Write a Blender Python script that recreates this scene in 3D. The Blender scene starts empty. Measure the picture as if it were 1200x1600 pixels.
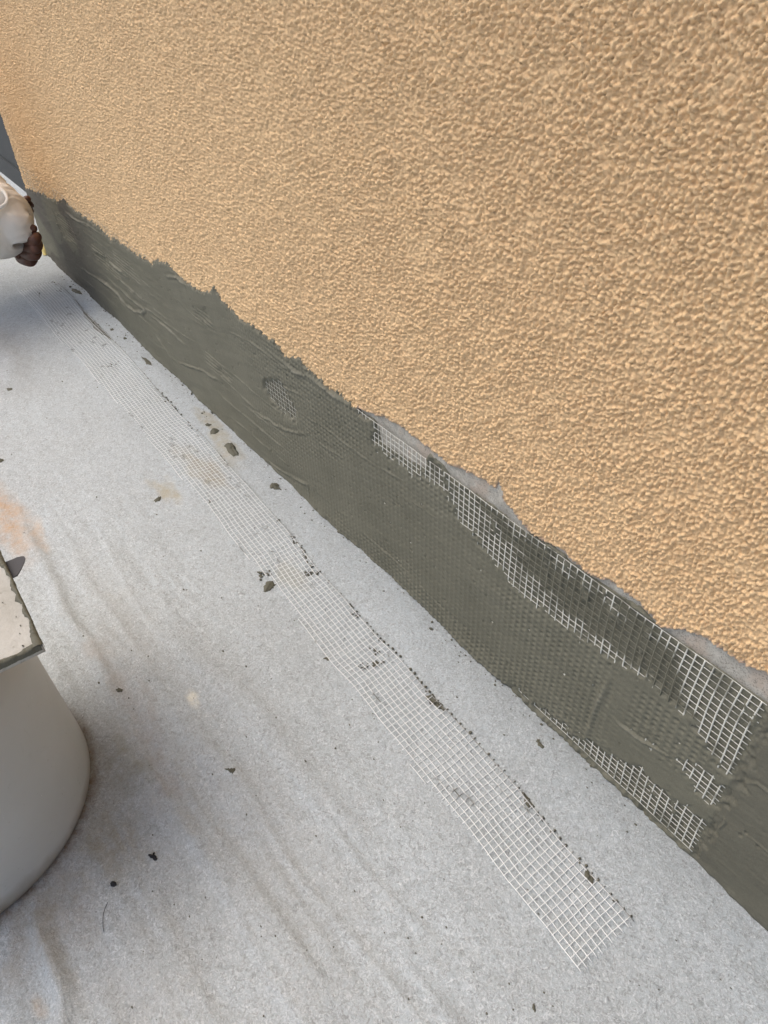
import bpy, math, random
import numpy as np
from mathutils import Vector, Matrix

# ------------------------------------------------------------------ camera
# world: X runs along the wall (far end is -X), wall face is the plane y = WY, floor is z = 0
FPX = 1116.5165
R = np.array([[0.5880016, 0.50034212, -0.63554062],
              [0.80803037, -0.39892409, 0.43352796],
              [-0.03662016, -0.76845126, -0.63885963]])
WY = 0.575
scene = bpy.context.scene
col = scene.collection
cam_data = bpy.data.cameras.new('camera')
cam = bpy.data.objects.new('camera', cam_data); col.objects.link(cam)
M = Matrix([[R[0][0], -R[0][1], -R[0][2], 0.0],
            [R[1][0], -R[1][1], -R[1][2], 0.0],
            [R[2][0], -R[2][1], -R[2][2], 1.0],
            [0, 0, 0, 1]])
q = M.to_quaternion()
cam.rotation_mode = 'QUATERNION'; cam.rotation_quaternion = q; cam.location = (0, 0, 1)
cam_data.sensor_fit = 'VERTICAL'; cam_data.sensor_height = 36.0
cam_data.lens = FPX / 1600 * 36.0
cam_data.clip_start = 0.02; cam_data.clip_end = 500
scene.camera = cam

# ------------------------------------------------------------------ light (overcast, soft light from the open side)
world = bpy.data.worlds.new('World'); scene.world = world; world.use_nodes = True
wn = world.node_tree.nodes; wl = world.node_tree.links
bg = wn['Background']
sky = wn.new('ShaderNodeTexSky'); sky.sky_type = 'NISHITA'; sky.sun_disc = False
SUN_EL, SUN_AZ = 62.0, 225.0      # azimuth, degrees from +Y clockwise seen from above
sky.sun_elevation = math.radians(SUN_EL); sky.sun_rotation = math.radians(SUN_AZ)
sky.air_density = 1.0; sky.dust_density = 5.0; sky.ozone_density = 1.0
wl.new(sky.outputs[0], bg.inputs[0]); bg.inputs[1].default_value = 0.15
sun_data = bpy.data.lights.new('sun', 'SUN'); sun = bpy.data.objects.new('sun', sun_data); col.objects.link(sun)
sun_data.energy = 0.72; sun_data.angle = math.radians(38); sun_data.color = (1.0, 0.93, 0.83)
el, az = math.radians(SUN_EL), math.radians(SUN_AZ)
sd = Vector((math.sin(az) * math.cos(el), math.cos(az) * math.cos(el), math.sin(el)))
sun.rotation_mode = 'QUATERNION'; sun.rotation_quaternion = sd.to_track_quat('Z', 'Y'); sun.location = sd * 5
vs = scene.view_settings
vs.view_transform = 'Standard'; vs.look = 'None'; vs.gamma = 1.0; vs.use_curve_mapping = False
vs.exposure = 0.46

# ------------------------------------------------------------------ helpers
def ray(px, py):
    return R @ np.array([px - 600.0, py - 800.0, FPX])
def at_floor(px, py, z=0.0):
    r = ray(px, py); t = (z - 1.0) / r[2]
    return r[0] * t, r[1] * t
def at_y(px, py, y):
    r = ray(px, py); t = y / r[1]
    return Vector((r[0] * t, y, 1 + r[2] * t))

def tag(o, label=None, cat=None, group=None, kind=None):
    if label: o['label'] = label
    if cat: o['category'] = cat
    if group: o['group'] = group
    if kind: o['kind'] = kind
    return o
def empty(name, loc=(0, 0, 0)):
    o = bpy.data.objects.new(name, None); col.objects.link(o); o.location = loc; o.empty_display_size = 0.05
    return o
def link(name, me, mat, parent=None, smooth=True):
    o = bpy.data.objects.new(name, me); col.objects.link(o)
    if mat: me.materials.append(mat)
    if smooth: me.shade_smooth()
    if parent is not None:
        o.parent = parent
        o.matrix_parent_inverse = Matrix.Translation(-Vector(parent.location))
    return o
def mesh_np(name, co, quads):
    me = bpy.data.meshes.new(name)
    co = np.ascontiguousarray(co, dtype=np.float32); quads = np.ascontiguousarray(quads, dtype=np.int32)
    k = quads.shape[1]
    me.vertices.add(len(co)); me.vertices.foreach_set('co', co.ravel())
    me.loops.add(quads.size); me.loops.foreach_set('vertex_index', quads.ravel())
    me.polygons.add(len(quads)); me.polygons.foreach_set('loop_start', np.arange(0, quads.size, k, dtype=np.int32))
    me.update(calc_edges=True)
    return me
def grid_quads(nu, nv, keep=None, flip=False):
    i = np.arange(nu * nv).reshape(nv, nu)
    a, b, c, d = i[:-1, :-1], i[:-1, 1:], i[1:, 1:], i[1:, :-1]
    q = np.stack([a, b, c, d] if not flip else [a, d, c, b], -1).reshape(-1, 4)
    if keep is not None:
        kf = keep.ravel(); q = q[kf[q].any(1)]
    return q
def compact(co, q, *attrs):
    used = np.zeros(len(co), bool); used[q.ravel()] = True
    idx = np.cumsum(used) - 1
    return (co[used], idx[q]) + tuple(a[used] for a in attrs)
def set_attr(me, name, arr):
    if arr.ndim == 1:
        a = me.attributes.new(name, 'FLOAT', 'POINT'); a.data.foreach_set('value', arr.astype(np.float32))
    else:
        a = me.attributes.new(name, 'FLOAT_COLOR', 'POINT'); a.data.foreach_set('color', arr.astype(np.float32).ravel())

def hsh(i, j, s):
    with np.errstate(over='ignore'):
        h = (i.astype(np.int64) * 374761393 + j.astype(np.int64) * 668265263 + s * 2147483647) & 0xffffffff
        h = ((h ^ (h >> 13)) * 1274126177) & 0xffffffff
        h = ((h ^ (h >> 16)) * 2246822519) & 0xffffffff
        h = h ^ (h >> 15)
    return (h & 0xffffff) / float(0x1000000)
def vnoise(x, y, s=0):
    i = np.floor(x); j = np.floor(y); fx = x - i; fy = y - j
    fx = fx * fx * (3 - 2 * fx); fy = fy * fy * (3 - 2 * fy)
    i = i.astype(np.int64); j = j.astype(np.int64)
    a = hsh(i, j, s); b = hsh(i + 1, j, s); c = hsh(i, j + 1, s); d = hsh(i + 1, j + 1, s)
    return (a * (1 - fx) + b * fx) * (1 - fy) + (c * (1 - fx) + d * fx) * fy
def fbm(x, y, s=0, n=3):
    t = 0; a = 0.5; w = 0
    for k in range(n):
        t = t + a * vnoise(x * 2 ** k, y * 2 ** k, s + k * 17); w += a; a *= 0.5
    return t / w
def grains(x, z, sp, seed, dens=0.9, rmin=.42, rmax=.78):
    gx = x / sp; gz = z / sp
    i0 = np.floor(gx).astype(np.int64); j0 = np.floor(gz).astype(np.int64)
    out = np.zeros_like(x)
    for di in (-1, 0, 1):
        for dj in (-1, 0, 1):
            i = i0 + di; j = j0 + dj
            cx = i + hsh(i, j, seed); cz = j + hsh(i, j, seed + 1)
            r = rmin + (rmax - rmin) * hsh(i, j, seed + 2)
            an = hsh(i, j, seed + 3) * 3.14159
            dx = gx - cx; dz = gz - cz
            ca = np.cos(an); sa = np.sin(an)
            u = dx * ca + dz * sa; v = (-dx * sa + dz * ca) * 1.12
            d2 = (u * u + v * v) / (r * r)
            h = np.where(d2 < 1, np.sqrt(np.maximum(0, 1 - d2)) * (0.45 + r * 0.8), 0)
            h = np.where(hsh(i, j, seed + 4) < dens, h, 0)
            out = np.maximum(out, h)
    return out
def seg_dist(x, z, pts, sx=1.0):
    best = np.full(x.shape, 1e9); par = np.zeros(x.shape); L = 0
    for (a, b) in zip(pts[:-1], pts[1:]):
        ax, az, bx, bz = a[0] * sx, a[1], b[0] * sx, b[1]
        dx, dz = bx - ax, bz - az; l2 = dx * dx + dz * dz + 1e-12
        t = np.clip(((x * sx - ax) * dx + (z - az) * dz) / l2, 0, 1)
        d = np.hypot(x * sx - ax - t * dx, z - az - t * dz)
        m = d < best; best = np.where(m, d, best); par = np.where(m, L + t * math.sqrt(l2), par)
        L += math.sqrt(l2)
    return best, par, L
def poly_sd(x, z, poly):
    """signed distance, positive inside"""
    d, _, _ = seg_dist(x, z, list(poly) + [poly[0]])
    ins = np.zeros(x.shape, bool)
    for (x0, z0), (x1, z1) in zip(poly, list(poly[1:]) + [poly[0]]):
        c = ((z0 > z) != (z1 > z))
        xi = (x1 - x0) * (z - z0) / (z1 - z0 + 1e-15) + x0
        ins ^= c & (x < xi)
    return np.where(ins, d, -d)
def sstep(a, b, v):
    t = np.clip((v - a) / (b - a), 0, 1); return t * t * (3 - 2 * t)
def interp(x, tab):
    t = np.array(tab); o = np.argsort(t[:, 0]); t = t[o]
    return np.interp(x, t[:, 0], t[:, 1])

# ------------------------------------------------------------------ materials
def mat_new(name):
    m = bpy.data.materials.new(name); m.use_nodes = True
    nt = m.node_tree; b = nt.nodes['Principled BSDF']
    return m, nt, b
def nd(nt, t, **kw):
    n = nt.nodes.new(t)
    for k, v in kw.items():
        if k.startswith('i_'):
            n.inputs[k[2:].replace('_', ' ')].default_value = v
        else: setattr(n, k, v)
    return n
def noise(nt, scale, detail=3, rough=.5, vec=None, dist=0.0):
    n = nd(nt, 'ShaderNodeTexNoise'); n.inputs['Scale'].default_value = scale
    n.inputs['Detail'].default_value = detail; n.inputs['Roughness'].default_value = rough
    n.inputs['Distortion'].default_value = dist
    if vec is not None: nt.links.new(vec, n.inputs['Vector'])
    return n.outputs['Fac']
def ramp(nt, fac, stops):
    n = nd(nt, 'ShaderNodeValToRGB'); cr = n.color_ramp
    while len(cr.elements) < len(stops): cr.elements.new(0.5)
    for e, (p, c) in zip(cr.elements, stops):
        e.position = p; e.color = (c[0], c[1], c[2], 1) if not isinstance(c, (int, float)) else (c, c, c, 1)
    nt.links.new(fac, n.inputs[0]); return n.outputs[0]
def mixc(nt, fac, a, b, mode='MIX'):
    n = nd(nt, 'ShaderNodeMix', data_type='RGBA', blend_type=mode)
    for s, v in ((0, fac), (6, a), (7, b)):
        if hasattr(v, 'links'): nt.links.new(v, n.inputs[s])
        elif isinstance(v, (int, float)): n.inputs[s].default_value = v
        else: n.inputs[s].default_value = (v[0], v[1], v[2], 1)
    return n.outputs[2]
def math_n(nt, op, a, b=0.0, clamp=False):
    n = nd(nt, 'ShaderNodeMath', operation=op); n.use_clamp = clamp
    for s, v in ((0, a), (1, b)):
        if hasattr(v, 'links'): nt.links.new(v, n.inputs[s])
        else: n.inputs[s].default_value = v
    return n.outputs[0]
def bump(nt, h, dist, strength=1.0):
    n = nd(nt, 'ShaderNodeBump'); n.inputs['Strength'].default_value = strength; n.inputs['Distance'].default_value = dist
    nt.links.new(h, n.inputs['Height']); return n.outputs[0]
def attr(nt, name):
    n = nd(nt, 'ShaderNodeAttribute'); n.attribute_name = name; return n
def objco(nt): return nd(nt, 'ShaderNodeTexCoord').outputs['Object']

# stucco
m_stucco, nt, b = mat_new('ochre_stucco')
v = objco(nt)
c1 = ramp(nt, noise(nt, 5, 4, .6, v), [(.3, (.79, .54, .295)), (.7, (.84, .585, .32))])
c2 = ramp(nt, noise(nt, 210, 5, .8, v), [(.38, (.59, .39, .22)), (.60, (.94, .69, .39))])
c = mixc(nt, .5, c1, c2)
c = mixc(nt, math_n(nt, 'MULTIPLY', ramp(nt, noise(nt, 320, 2, .7, v), [(.55, 0.0), (.75, 1.0)]), .35), c, (.84, .66, .42))
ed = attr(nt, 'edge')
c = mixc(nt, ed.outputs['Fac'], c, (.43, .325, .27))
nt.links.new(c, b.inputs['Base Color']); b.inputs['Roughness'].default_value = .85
nt.links.new(bump(nt, noise(nt, 520, 4, .7, v), .0016, .8), b.inputs['Normal'])

# scraped render
m_scr, nt, b = mat_new('scraped_render')
v = objco(nt)
c = ramp(nt, noise(nt, 60, 5, .7, v), [(.3, (.36, .345, .30)), (.55, (.50, .485, .43)), (.75, (.62, .60, .54))])
c = mixc(nt, ramp(nt, noise(nt, 25, 3, .6, v), [(.48, 0.), (.62, 1.)]), c, (.48, .42, .35))
c = mixc(nt, ramp(nt, noise(nt, 500, 3, .7, v), [(.52, 0.), (.62, .8)]), c, (.20, .19, .17))
nt.links.new(c, b.inputs['Base Color']); b.inputs['Roughness'].default_value = .95
nt.links.new(bump(nt, noise(nt, 700, 5, .75, v), .0012, .9), b.inputs['Normal'])

# mortar
def mortar_mat(name, k=1.0, attrs=True):
    m, nt, b = mat_new(name)
    v = objco(nt)
    c = ramp(nt, noise(nt, 9, 4, .6, v), [(.3, (.104 * k, .101 * k, .072 * k)), (.7, (.142 * k, .138 * k, .102 * k))])
    c = mixc(nt, ramp(nt, noise(nt, 600, 2, .6, v), [(.35, 0.), (.7, .55)]), c, (.185 * k, .187 * k, .14 * k))
    c = mixc(nt, ramp(nt, noise(nt, 340, 3, .7, v), [(.62, 0.), (.72, .5)]), c, (.055 * k, .053 * k, .04 * k))
    if attrs:
        a = attr(nt, 'dry')
        c = mixc(nt, a.outputs['Fac'], c, (.25 * k, .245 * k, .20 * k))
        a2 = attr(nt, 'wet')
        c = mixc(nt, a2.outputs['Fac'], c, (.072, .066, .052))
    nt.links.new(c, b.inputs['Base Color']); b.inputs['Roughness'].default_value = .72
    nt.links.new(bump(nt, noise(nt, 420, 5, .7, v), .0008, .55), b.inputs['Normal'])
    return m
m_mortar = mortar_mat('wet_mortar')
m_crumb = mortar_mat('mortar_crumb', .78, False)

# mesh threads
m_thread, nt, b = mat_new('glass_fibre_thread')
v = objco(nt)
a = attr(nt, 'coat')
c = mixc(nt, a.outputs['Fac'], (.78, .78, .71), (.15, .147, .108))
nt.links.new(c, b.inputs['Base Color']); b.inputs['Roughness'].default_value = .5
m_thread2, nt, b = mat_new('clean_glass_fibre_thread')
a = attr(nt, 'coat')
c = mixc(nt, a.outputs['Fac'], (.86, .88, .87), (.10, .097, .075))
nt.links.new(c, b.inputs['Base Color']); b.inputs['Roughness'].default_value = .45

# fleece floor
m_floor, nt, b = mat_new('white_fleece')
v = objco(nt)
c = ramp(nt, noise(nt, 3.2, 4, .6, v), [(.32, (.44, .485, .50)), (.68, (.49, .55, .58))])
c = mixc(nt, ramp(nt, noise(nt, 105, 5, .78, v, 1.8), [(.36, .85), (.54, 0.)]), c, (.26, .275, .28))
c = mixc(nt, ramp(nt, noise(nt, 150, 5, .78, v, 2.4), [(.49, 0.), (.64, 1.)]), c, (.70, .74, .76))
c = mixc(nt, ramp(nt, noise(nt, 34, 5, .75, v), [(.52, 0.), (.72, .28)]), c, (.36, .37, .37))
c = mixc(nt, ramp(nt, noise(nt, 75, 2, .5, v), [(.76, 0.), (.80, .6)]), c, (.18, .17, .16))
st = attr(nt, 'stain')  # stain colours, with shade painted in around the bucket
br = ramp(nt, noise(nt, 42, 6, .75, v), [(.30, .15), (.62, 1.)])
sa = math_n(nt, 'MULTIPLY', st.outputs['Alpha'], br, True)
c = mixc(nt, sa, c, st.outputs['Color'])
nt.links.new(c, b.inputs['Base Color']); b.inputs['Roughness'].default_value = .92
b.inputs['Sheen Weight'].default_value = .15
h = math_n(nt, 'ADD', noise(nt, 230, 6, .75, v, .8), math_n(nt, 'MULTIPLY', noise(nt, 45, 4, .6, v), 1.2))
nt.links.new(bump(nt, h, .0030, .9), b.inputs['Normal'])

def simple(name, colr, rough=.7, var=.12, scale=30, bmp=.0006, bscale=200):
    m, nt, b = mat_new(name); v = objco(nt)
    lo = tuple(x * (1 - var) for x in colr); hi = tuple(min(1, x * (1 + var)) for x in colr)
    nt.links.new(ramp(nt, noise(nt, scale, 5, .65, v), [(.3, lo), (.7, hi)]), b.inputs['Base Color'])
    b.inputs['Roughness'].default_value = rough
    if bmp: nt.links.new(bump(nt, noise(nt, bscale, 4, .6, v), bmp, .5), b.inputs['Normal'])
    return m
m_dark = simple('dark_grey_panel', (.024, .029, .031), .6, .15, 4, .0005)
m_dark2 = simple('shade_slab_paint', (.42, .38, .32), .8, .1, 3, .001)  # for the unseen slab added above the wall
m_ground = simple('concrete_ground', (.30, .29, .27), .9, .15, 3, .004, 30)
m_cloth = simple('cream_cloth', (.78, .75, .69), .9, .06, 12, .0012, 400)
m_cloth2 = simple('grey_work_trousers', (.10, .11, .13), .9, .1, 12, .0012, 300)
m_foam = simple('yellow_foam', (.55, .47, .20), .9, .2, 60, .002, 160)
m_black = simple('black_debris', (.02, .02, .022), .7, .3, 90, .0006)
m_steel = simple('dark_steel', (.045, .043, .045), .45, .15, 60, .0003)
m_wood = simple('worn_wood', (.30, .18, .09), .6, .2, 20, .0005)
m_skin, nt, b = mat_new('brown_skin'); v = objco(nt)
nt.links.new(ramp(nt, noise(nt, 35, 4, .6, v), [(.3, (.060, .022, .011)), (.7, (.14, .056, .030))]), b.inputs['Base Color'])
b.inputs['Roughness'].default_value = .5; b.inputs['Subsurface Weight'].default_value = .05
m_hair = simple('black_hair', (.012, .01, .01), .6, .3, 90, .002)

m_bucket, nt, b = mat_new('off_white_plastic'); v = objco(nt)
c = ramp(nt, noise(nt, 5, 4, .6, v), [(.3, (.455, .455, .435)), (.7, (.52, .52, .50))])
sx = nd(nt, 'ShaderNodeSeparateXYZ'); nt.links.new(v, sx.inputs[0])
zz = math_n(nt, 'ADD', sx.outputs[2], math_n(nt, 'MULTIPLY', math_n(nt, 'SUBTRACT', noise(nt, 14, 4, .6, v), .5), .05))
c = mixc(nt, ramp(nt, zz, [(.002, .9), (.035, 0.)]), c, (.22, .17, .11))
c = mixc(nt, ramp(nt, noise(nt, 130, 3, .6, v), [(.68, 0.), (.76, .5)]), c, (.30, .28, .24))
c = mixc(nt, ramp(nt, noise(nt, 22, 6, .75, v, 1.5), [(.60, 0.), (.72, .35)]), c, (.33, .32, .29))
c = mixc(nt, ramp(nt, noise(nt, 210, 2, .6, v), [(.74, 0.), (.78, .8)]), c, (.72, .70, .66))
nt.links.new(c, b.inputs['Base Color']); b.inputs['Roughness'].default_value = .42
b.inputs['Subsurface Weight'].default_value = .05
nt.links.new(bump(nt, noise(nt, 9, 3, .5, v), .004, .35), b.inputs['Normal'])

m_board, nt, b = mat_new('plastered_board'); v = objco(nt)
c = ramp(nt, noise(nt, 14, 6, .7, v), [(.3, (.36, .35, .31)), (.55, (.46, .455, .42)), (.75, (.55, .545, .52))])
c = mixc(nt, ramp(nt, noise(nt, 60, 4, .7, v), [(.60, 0.), (.70, .8)]), c, (.25, .235, .19))
nt.links.new(c, b.inputs['Base Color']); b.inputs['Roughness'].default_value = .8
nt.links.new(bump(nt, noise(nt, 90, 6, .7, v), .002, .8), b.inputs['Normal'])

# ------------------------------------------------------------------ traced outlines on the wall (x along wall, z up, metres)
MTOP = [(-3.25, .25), (-3.1178, 0.2666), (-2.9714, 0.2805), (-2.8227, 0.3046), (-2.7036, 0.3107), (-2.6131, 0.3419), (-2.5162, 0.3252), (-2.4182, 0.3278), (-2.2377, 0.3326), (-2.1876, 0.3137), (-2.1366, 0.3374), (-2.0303, 0.331), (-1.9081, 0.3379), (-1.8526, 0.3348), (-1.7962, 0.3636), (-1.729, 0.3743), (-1.6466, 0.3635), (-1.5912, 0.3647), (-1.5199, 0.3685), (-1.4797, 0.3839), (-1.4611, 0.4041), (-1.4348, 0.3763), (-1.3629, 0.3639), (-1.2735, 0.3738), (-1.1954, 0.3678), (-1.1443, 0.3505), (-1.1263, 0.3645), (-1.0975, 0.3652), (-1.053, 0.3568), (-0.9879, 0.3518), (-0.9363, 0.3489), (-0.8878, 0.3395), (-0.8678, 0.3492), (-0.8573, 0.339), (-0.8523, 0.3049),
        (-0.7615, 0.3123), (-0.7245, 0.3192), (-0.7148, 0.3557), (-0.6804, 0.3542), (-0.6647, 0.3389), (-0.5784, 0.343), (-0.4994, 0.3359), (-0.4933, 0.346), (-0.4822, 0.3444), (-0.4648, 0.3485), (-0.4305, 0.3501), (-0.42, 0.3406), (-0.3802, 0.3425), (-0.3651, 0.3453), (-0.3072, 0.3513), (-0.2893, 0.3466), (-0.2764, 0.3389), (-0.2157, 0.3427), (-0.1418, 0.3435), (-0.1378, 0.3414), (.1, .345), (.8, .34)]
SBOT = [(-3.3, .20), (-.95, .30), (-0.9069, 0.3432), (-0.8678, 0.3492), (-0.8299, 0.3613), (-0.7857, 0.3673), (-0.7439, 0.362), (-0.6959, 0.3612), (-0.6653, 0.3591), (-0.6361, 0.364), (-0.6011, 0.3704), (-0.5648, 0.3714), (-0.5586, 0.3899), (-0.547, 0.3629), (-0.5272, 0.3582), (-0.5072, 0.3482), (-0.4877, 0.3405), (-0.4644, 0.3453), (-0.4305, 0.3501), (-0.4074, 0.3444), (-0.3802, 0.3425), (-0.3609, 0.3498), (-0.3417, 0.3541), (-0.3173, 0.354), (-0.2873, 0.3461), (-0.2764, 0.3389), (-0.2536, 0.3541), (-0.231, 0.3641), (-0.2081, 0.3694), (-0.185, 0.3704), (-0.1669, 0.3725), (-0.1501, 0.3769), (.1, .375), (.8, .38)]
EXPO = [
    [(-0.8614, 0.3343), (-0.8313, 0.3392), (-0.7441, 0.3434), (-0.6694, 0.3422), (-0.6764, 0.317), (-0.7113, 0.3025), (-0.7619, 0.2951), (-0.8337, 0.3015), (-0.8644, 0.2958)],
    [(-0.6693, 0.3398), (-0.5784, 0.346), (-0.4999, 0.345), (-0.428, 0.345), (-0.3653, 0.3503), (-0.2775, 0.3465), (-0.1294, 0.3451), (-0.1305, 0.1986), (-0.1557, 0.2064), (-0.1913, 0.2232), (-0.2231, 0.2394), (-0.2535, 0.2478), (-0.292, 0.2439), (-0.3539, 0.2355), (-0.4106, 0.2297), (-0.4722, 0.2234), (-0.5271, 0.2331), (-0.5707, 0.2471), (-0.6392, 0.2722), (-0.6664, 0.2938)],
    [(-0.2004, 0.1542), (-0.1751, 0.1656), (-0.1355, 0.1786), (-0.1315, 0.1661), (-0.1351, 0.1268), (-0.1693, 0.1279)],
    [(-0.5106, -0.0015), (-0.4177, 0.0222), (-0.3443, 0.0232), (-0.3247, 0.0556), (-0.2845, 0.0631), (-0.2317, 0.077), (-0.1908, 0.0804), (-0.1303, 0.102), (-0.1253, 0.0), (-0.1615, -.003), (-0.2258, -0.003), (-0.2832, -0.0007), (-0.3405, 0.0), (-0.414, -0.0002), (-0.5022, -0.0068)],
    [(-1.2682, 0.2542), (-1.1915, 0.284), (-1.1725, 0.2551), (-1.1359, 0.2342), (-1.1479, 0.2038), (-1.2029, 0.1864), (-1.2548, 0.202), (-1.2873, 0.2193)],
    [(-1.6067, 0.2968), (-1.5268, 0.3157), (-1.5189, 0.2948), (-1.6018, 0.269)],
    [(-1.5586, 0.1713), (-1.5047, 0.1812), (-1.4765, 0.1654), (-1.5278, 0.1506)],
    [(-2.3996, 0.2137), (-2.2899, 0.2375), (-2.2072, 0.2214), (-2.3271, 0.1931)],
    [(-2.8088, 0.2497), (-2.6133, 0.2627), (-2.5964, 0.1974), (-2.7857, 0.1667)]]
COAT = [(-0.5931, 0.3354), (-0.4231, 0.3304), (-0.268, 0.3305), (-0.2201, 0.2833), (-0.1882, 0.2233), (-0.2306, 0.2372), (-0.2809, 0.2496), (-0.3932, 0.2648), (-0.4402, 0.2635), (-0.4972, 0.28)]
# trowel ridges: points, half width, height
RIDGES = [
    ([(-2.7548, 0.0809), (-2.6564, 0.0926), (-2.5351, 0.1053), (-2.4217, 0.1172), (-2.329, 0.1263), (-2.2497, 0.1239), (-2.1941, 0.1087), (-2.1264, 0.1128), (-2.051, 0.1323), (-2.0057, 0.1556), (-2.0562, 0.1543), (-2.1421, 0.1501), (-2.2287, 0.1511), (-2.3197, 0.1521), (-2.404, 0.1524)], .0045, .004),
    ([(-1.9842, 0.1512), (-1.8331, 0.1598), (-1.7383, 0.1516), (-1.6974, 0.152)], .0035, .003),
    ([(-1.9145, 0.0977), (-1.8123, 0.065), (-1.6504, 0.1124), (-1.5435, 0.1272), (-1.4947, 0.1305)], .003, .0022),
    ([(-1.2766, 0.3349), (-1.2495, 0.3332), (-1.197, 0.33), (-1.1295, 0.3293), (-1.0484, 0.3409), (-0.9897, 0.3399), (-0.9341, 0.3391), (-0.8946, 0.3362)], .0035, .003),
    ([(-1.2369, 0.2493), (-1.1594, 0.2734), (-1.0816, 0.2891)], .003, .002),
    ([(-1.3965, 0.122), (-1.3084, 0.1351), (-1.2069, 0.1518), (-1.119, 0.1857), (-1.0898, 0.2059)], .003, .0022),
    ([(-1.3382, 0.004), (-1.2422, 0.0146), (-1.1299, 0.0455), (-1.1269, 0.0051)], .003, .003),
    ([(-1.0206, 0.0545), (-0.9484, 0.0586), (-0.8706, 0.0526), (-0.7974, 0.0514), (-0.7025, 0.0429), (-.60, .034), (-.52, .034)], .0016, .0016),
    ([(-0.314, 0.1315), (-0.276, 0.1334), (-0.2442, 0.1393), (-0.2148, 0.1485), (-0.1912, 0.1514)], .0028, .0028),
    ([(-0.287, 0.1672), (-0.2578, 0.1692), (-0.2331, 0.1718), (-0.2088, 0.161)], .0018, .0016),
    ([(-0.3195, 0.2241), (-0.3288, 0.1336), (-0.3338, 0.0318)], .0055, .0022),
    ([(-0.1418, 0.1959), (-0.1252, 0.2101), (-0.1121, 0.2243), (-0.0998, 0.2244), (-.05, .232), (.05, .225)], .0022, .0024),
    ([(-0.1151, 0.1261), (-0.09, 0.1316), (-0.0691, 0.1313), (.02, .14)], .0014, .0012),
    ([(-0.1278, 0.1313), (-0.1218, 0.1206), (-0.1258, 0.0962)], .0014, .0012),
    ([(-2.651, 0.2933), (-2.5707, 0.291), (-2.477, 0.2927), (-2.3625, 0.3024)], .0035, .003),
    ([(-2.3233, 0.2323), (-2.2341, 0.2294), (-2.1591, 0.2275), (-2.1029, 0.2324)], .0035, .0028),
    ([(-2.2003, 0.188), (-2.116, 0.1861), (-2.0615, 0.1761)], .003, .0024),
    ([(-1.7737, 0.3326), (-1.7365, 0.3337), (-1.672, 0.3513), (-1.6362, 0.3479), (-1.6316, 0.3208)], .004, .0035),
    ([(-0.7678, 0.2337), (-0.7324, 0.2352), (-0.6942, 0.2392), (-0.6657, 0.2445)], .0012, .0012),
    ([(-1.9909, 0.1028), (-1.8898, 0.0606), (-1.8307, 0.0306)], .003, .002)]

XEND = -3.19      # far corner of the wall
ZM, XM = 0.0104, 0.0117   # mesh cell sizes on the wall
Z0T, X0T = 0.342, -0.1455

def columns(x0, x1, k, lo, hi):
    xs = [x1]
    while xs[-1] > x0:
        d2 = xs[-1] ** 2 + 0.33 + 0.45
        xs.append(xs[-1] - min(hi, max(lo, d2 / 411.0 / k)))
    return np.array(xs[::-1])

def stucco_h(x, z):
    wx = x + .0008 * (vnoise(x * 260, z * 260, 5) - .5) * 2
    wz = z + .0008 * (vnoise(x * 260, z * 260, 9) - .5) * 2
    g1 = grains(wx, wz, .0054, 11, .88, .30, .54)
    g2 = grains(wx, wz, .0036, 31, .85, .28, .50)
    g3 = grains(wx, wz, .0024, 51, .8, .3, .6)
    # drag marks: smooth shallow streaks in a slanted direction
    u = x * .78 + z * .62; w = -x * .62 + z * .78
    dr = fbm(u * 22, w * 60, 71, 3)
    clump = fbm(x * 34, z * 34, 81, 3)
    flat = sstep(.64, .76, dr) * .35 * sstep(-1.3, -.7, x)
    h = np.maximum(g1 * .0060, g2 * .0044) + g3 * .0014 + (g1 * g2) * .0010 - .0008
    h = .9 * h * (.78 + .45 * clump) * (1 - flat) + clump * .0014 + flat * .0006 + (vnoise(x * 620, z * 620, 95) - .5) * .0009
    return h

def stucco_fields(x, z):
    sb = interp(x, SBOT)
    rag = (fbm(x * 45, z * 45, 3, 3) - .5) * .012
    d = z - sb + rag                              # > 0 where stucco stands
    h = stucco_h(x, z)
    near = (x > -.95)
    taper = np.where(near, sstep(-.001, .006, d), 1.0)
    o = -.0048 + taper * (h + .0022) - (1 - taper) * .004
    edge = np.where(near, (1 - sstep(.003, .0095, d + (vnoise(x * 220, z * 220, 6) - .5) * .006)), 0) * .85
    hid = (1 - sstep(-.80, -.95, x)) * 0 + sstep(-.80, -.95, x) * sstep(-.010, -.025, z - interp(x, MTOP))
    o = o - hid * .006
    return o, edge, d

def make_stucco(xs, zs):
    X, Z = np.meshgrid(xs, zs)
    o, e, d = stucco_fields(X, Z)
    corner = sstep(0, .012, X - XEND)              # round the far corner back
    Y = WY - o + (1 - corner) * .010
    co = np.stack([X, Y, Z], -1).reshape(-1, 3)
    keep = (d > -.004)
    q = grid_quads(len(xs), len(zs), keep)
    return co, q, e.ravel()

wall = empty('house_wall', ((XEND + .8) / 2, WY, 0))
tag(wall, 'ochre rough-cast stucco house wall with a freshly mortared grey base band along the pale floor', 'wall')

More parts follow.
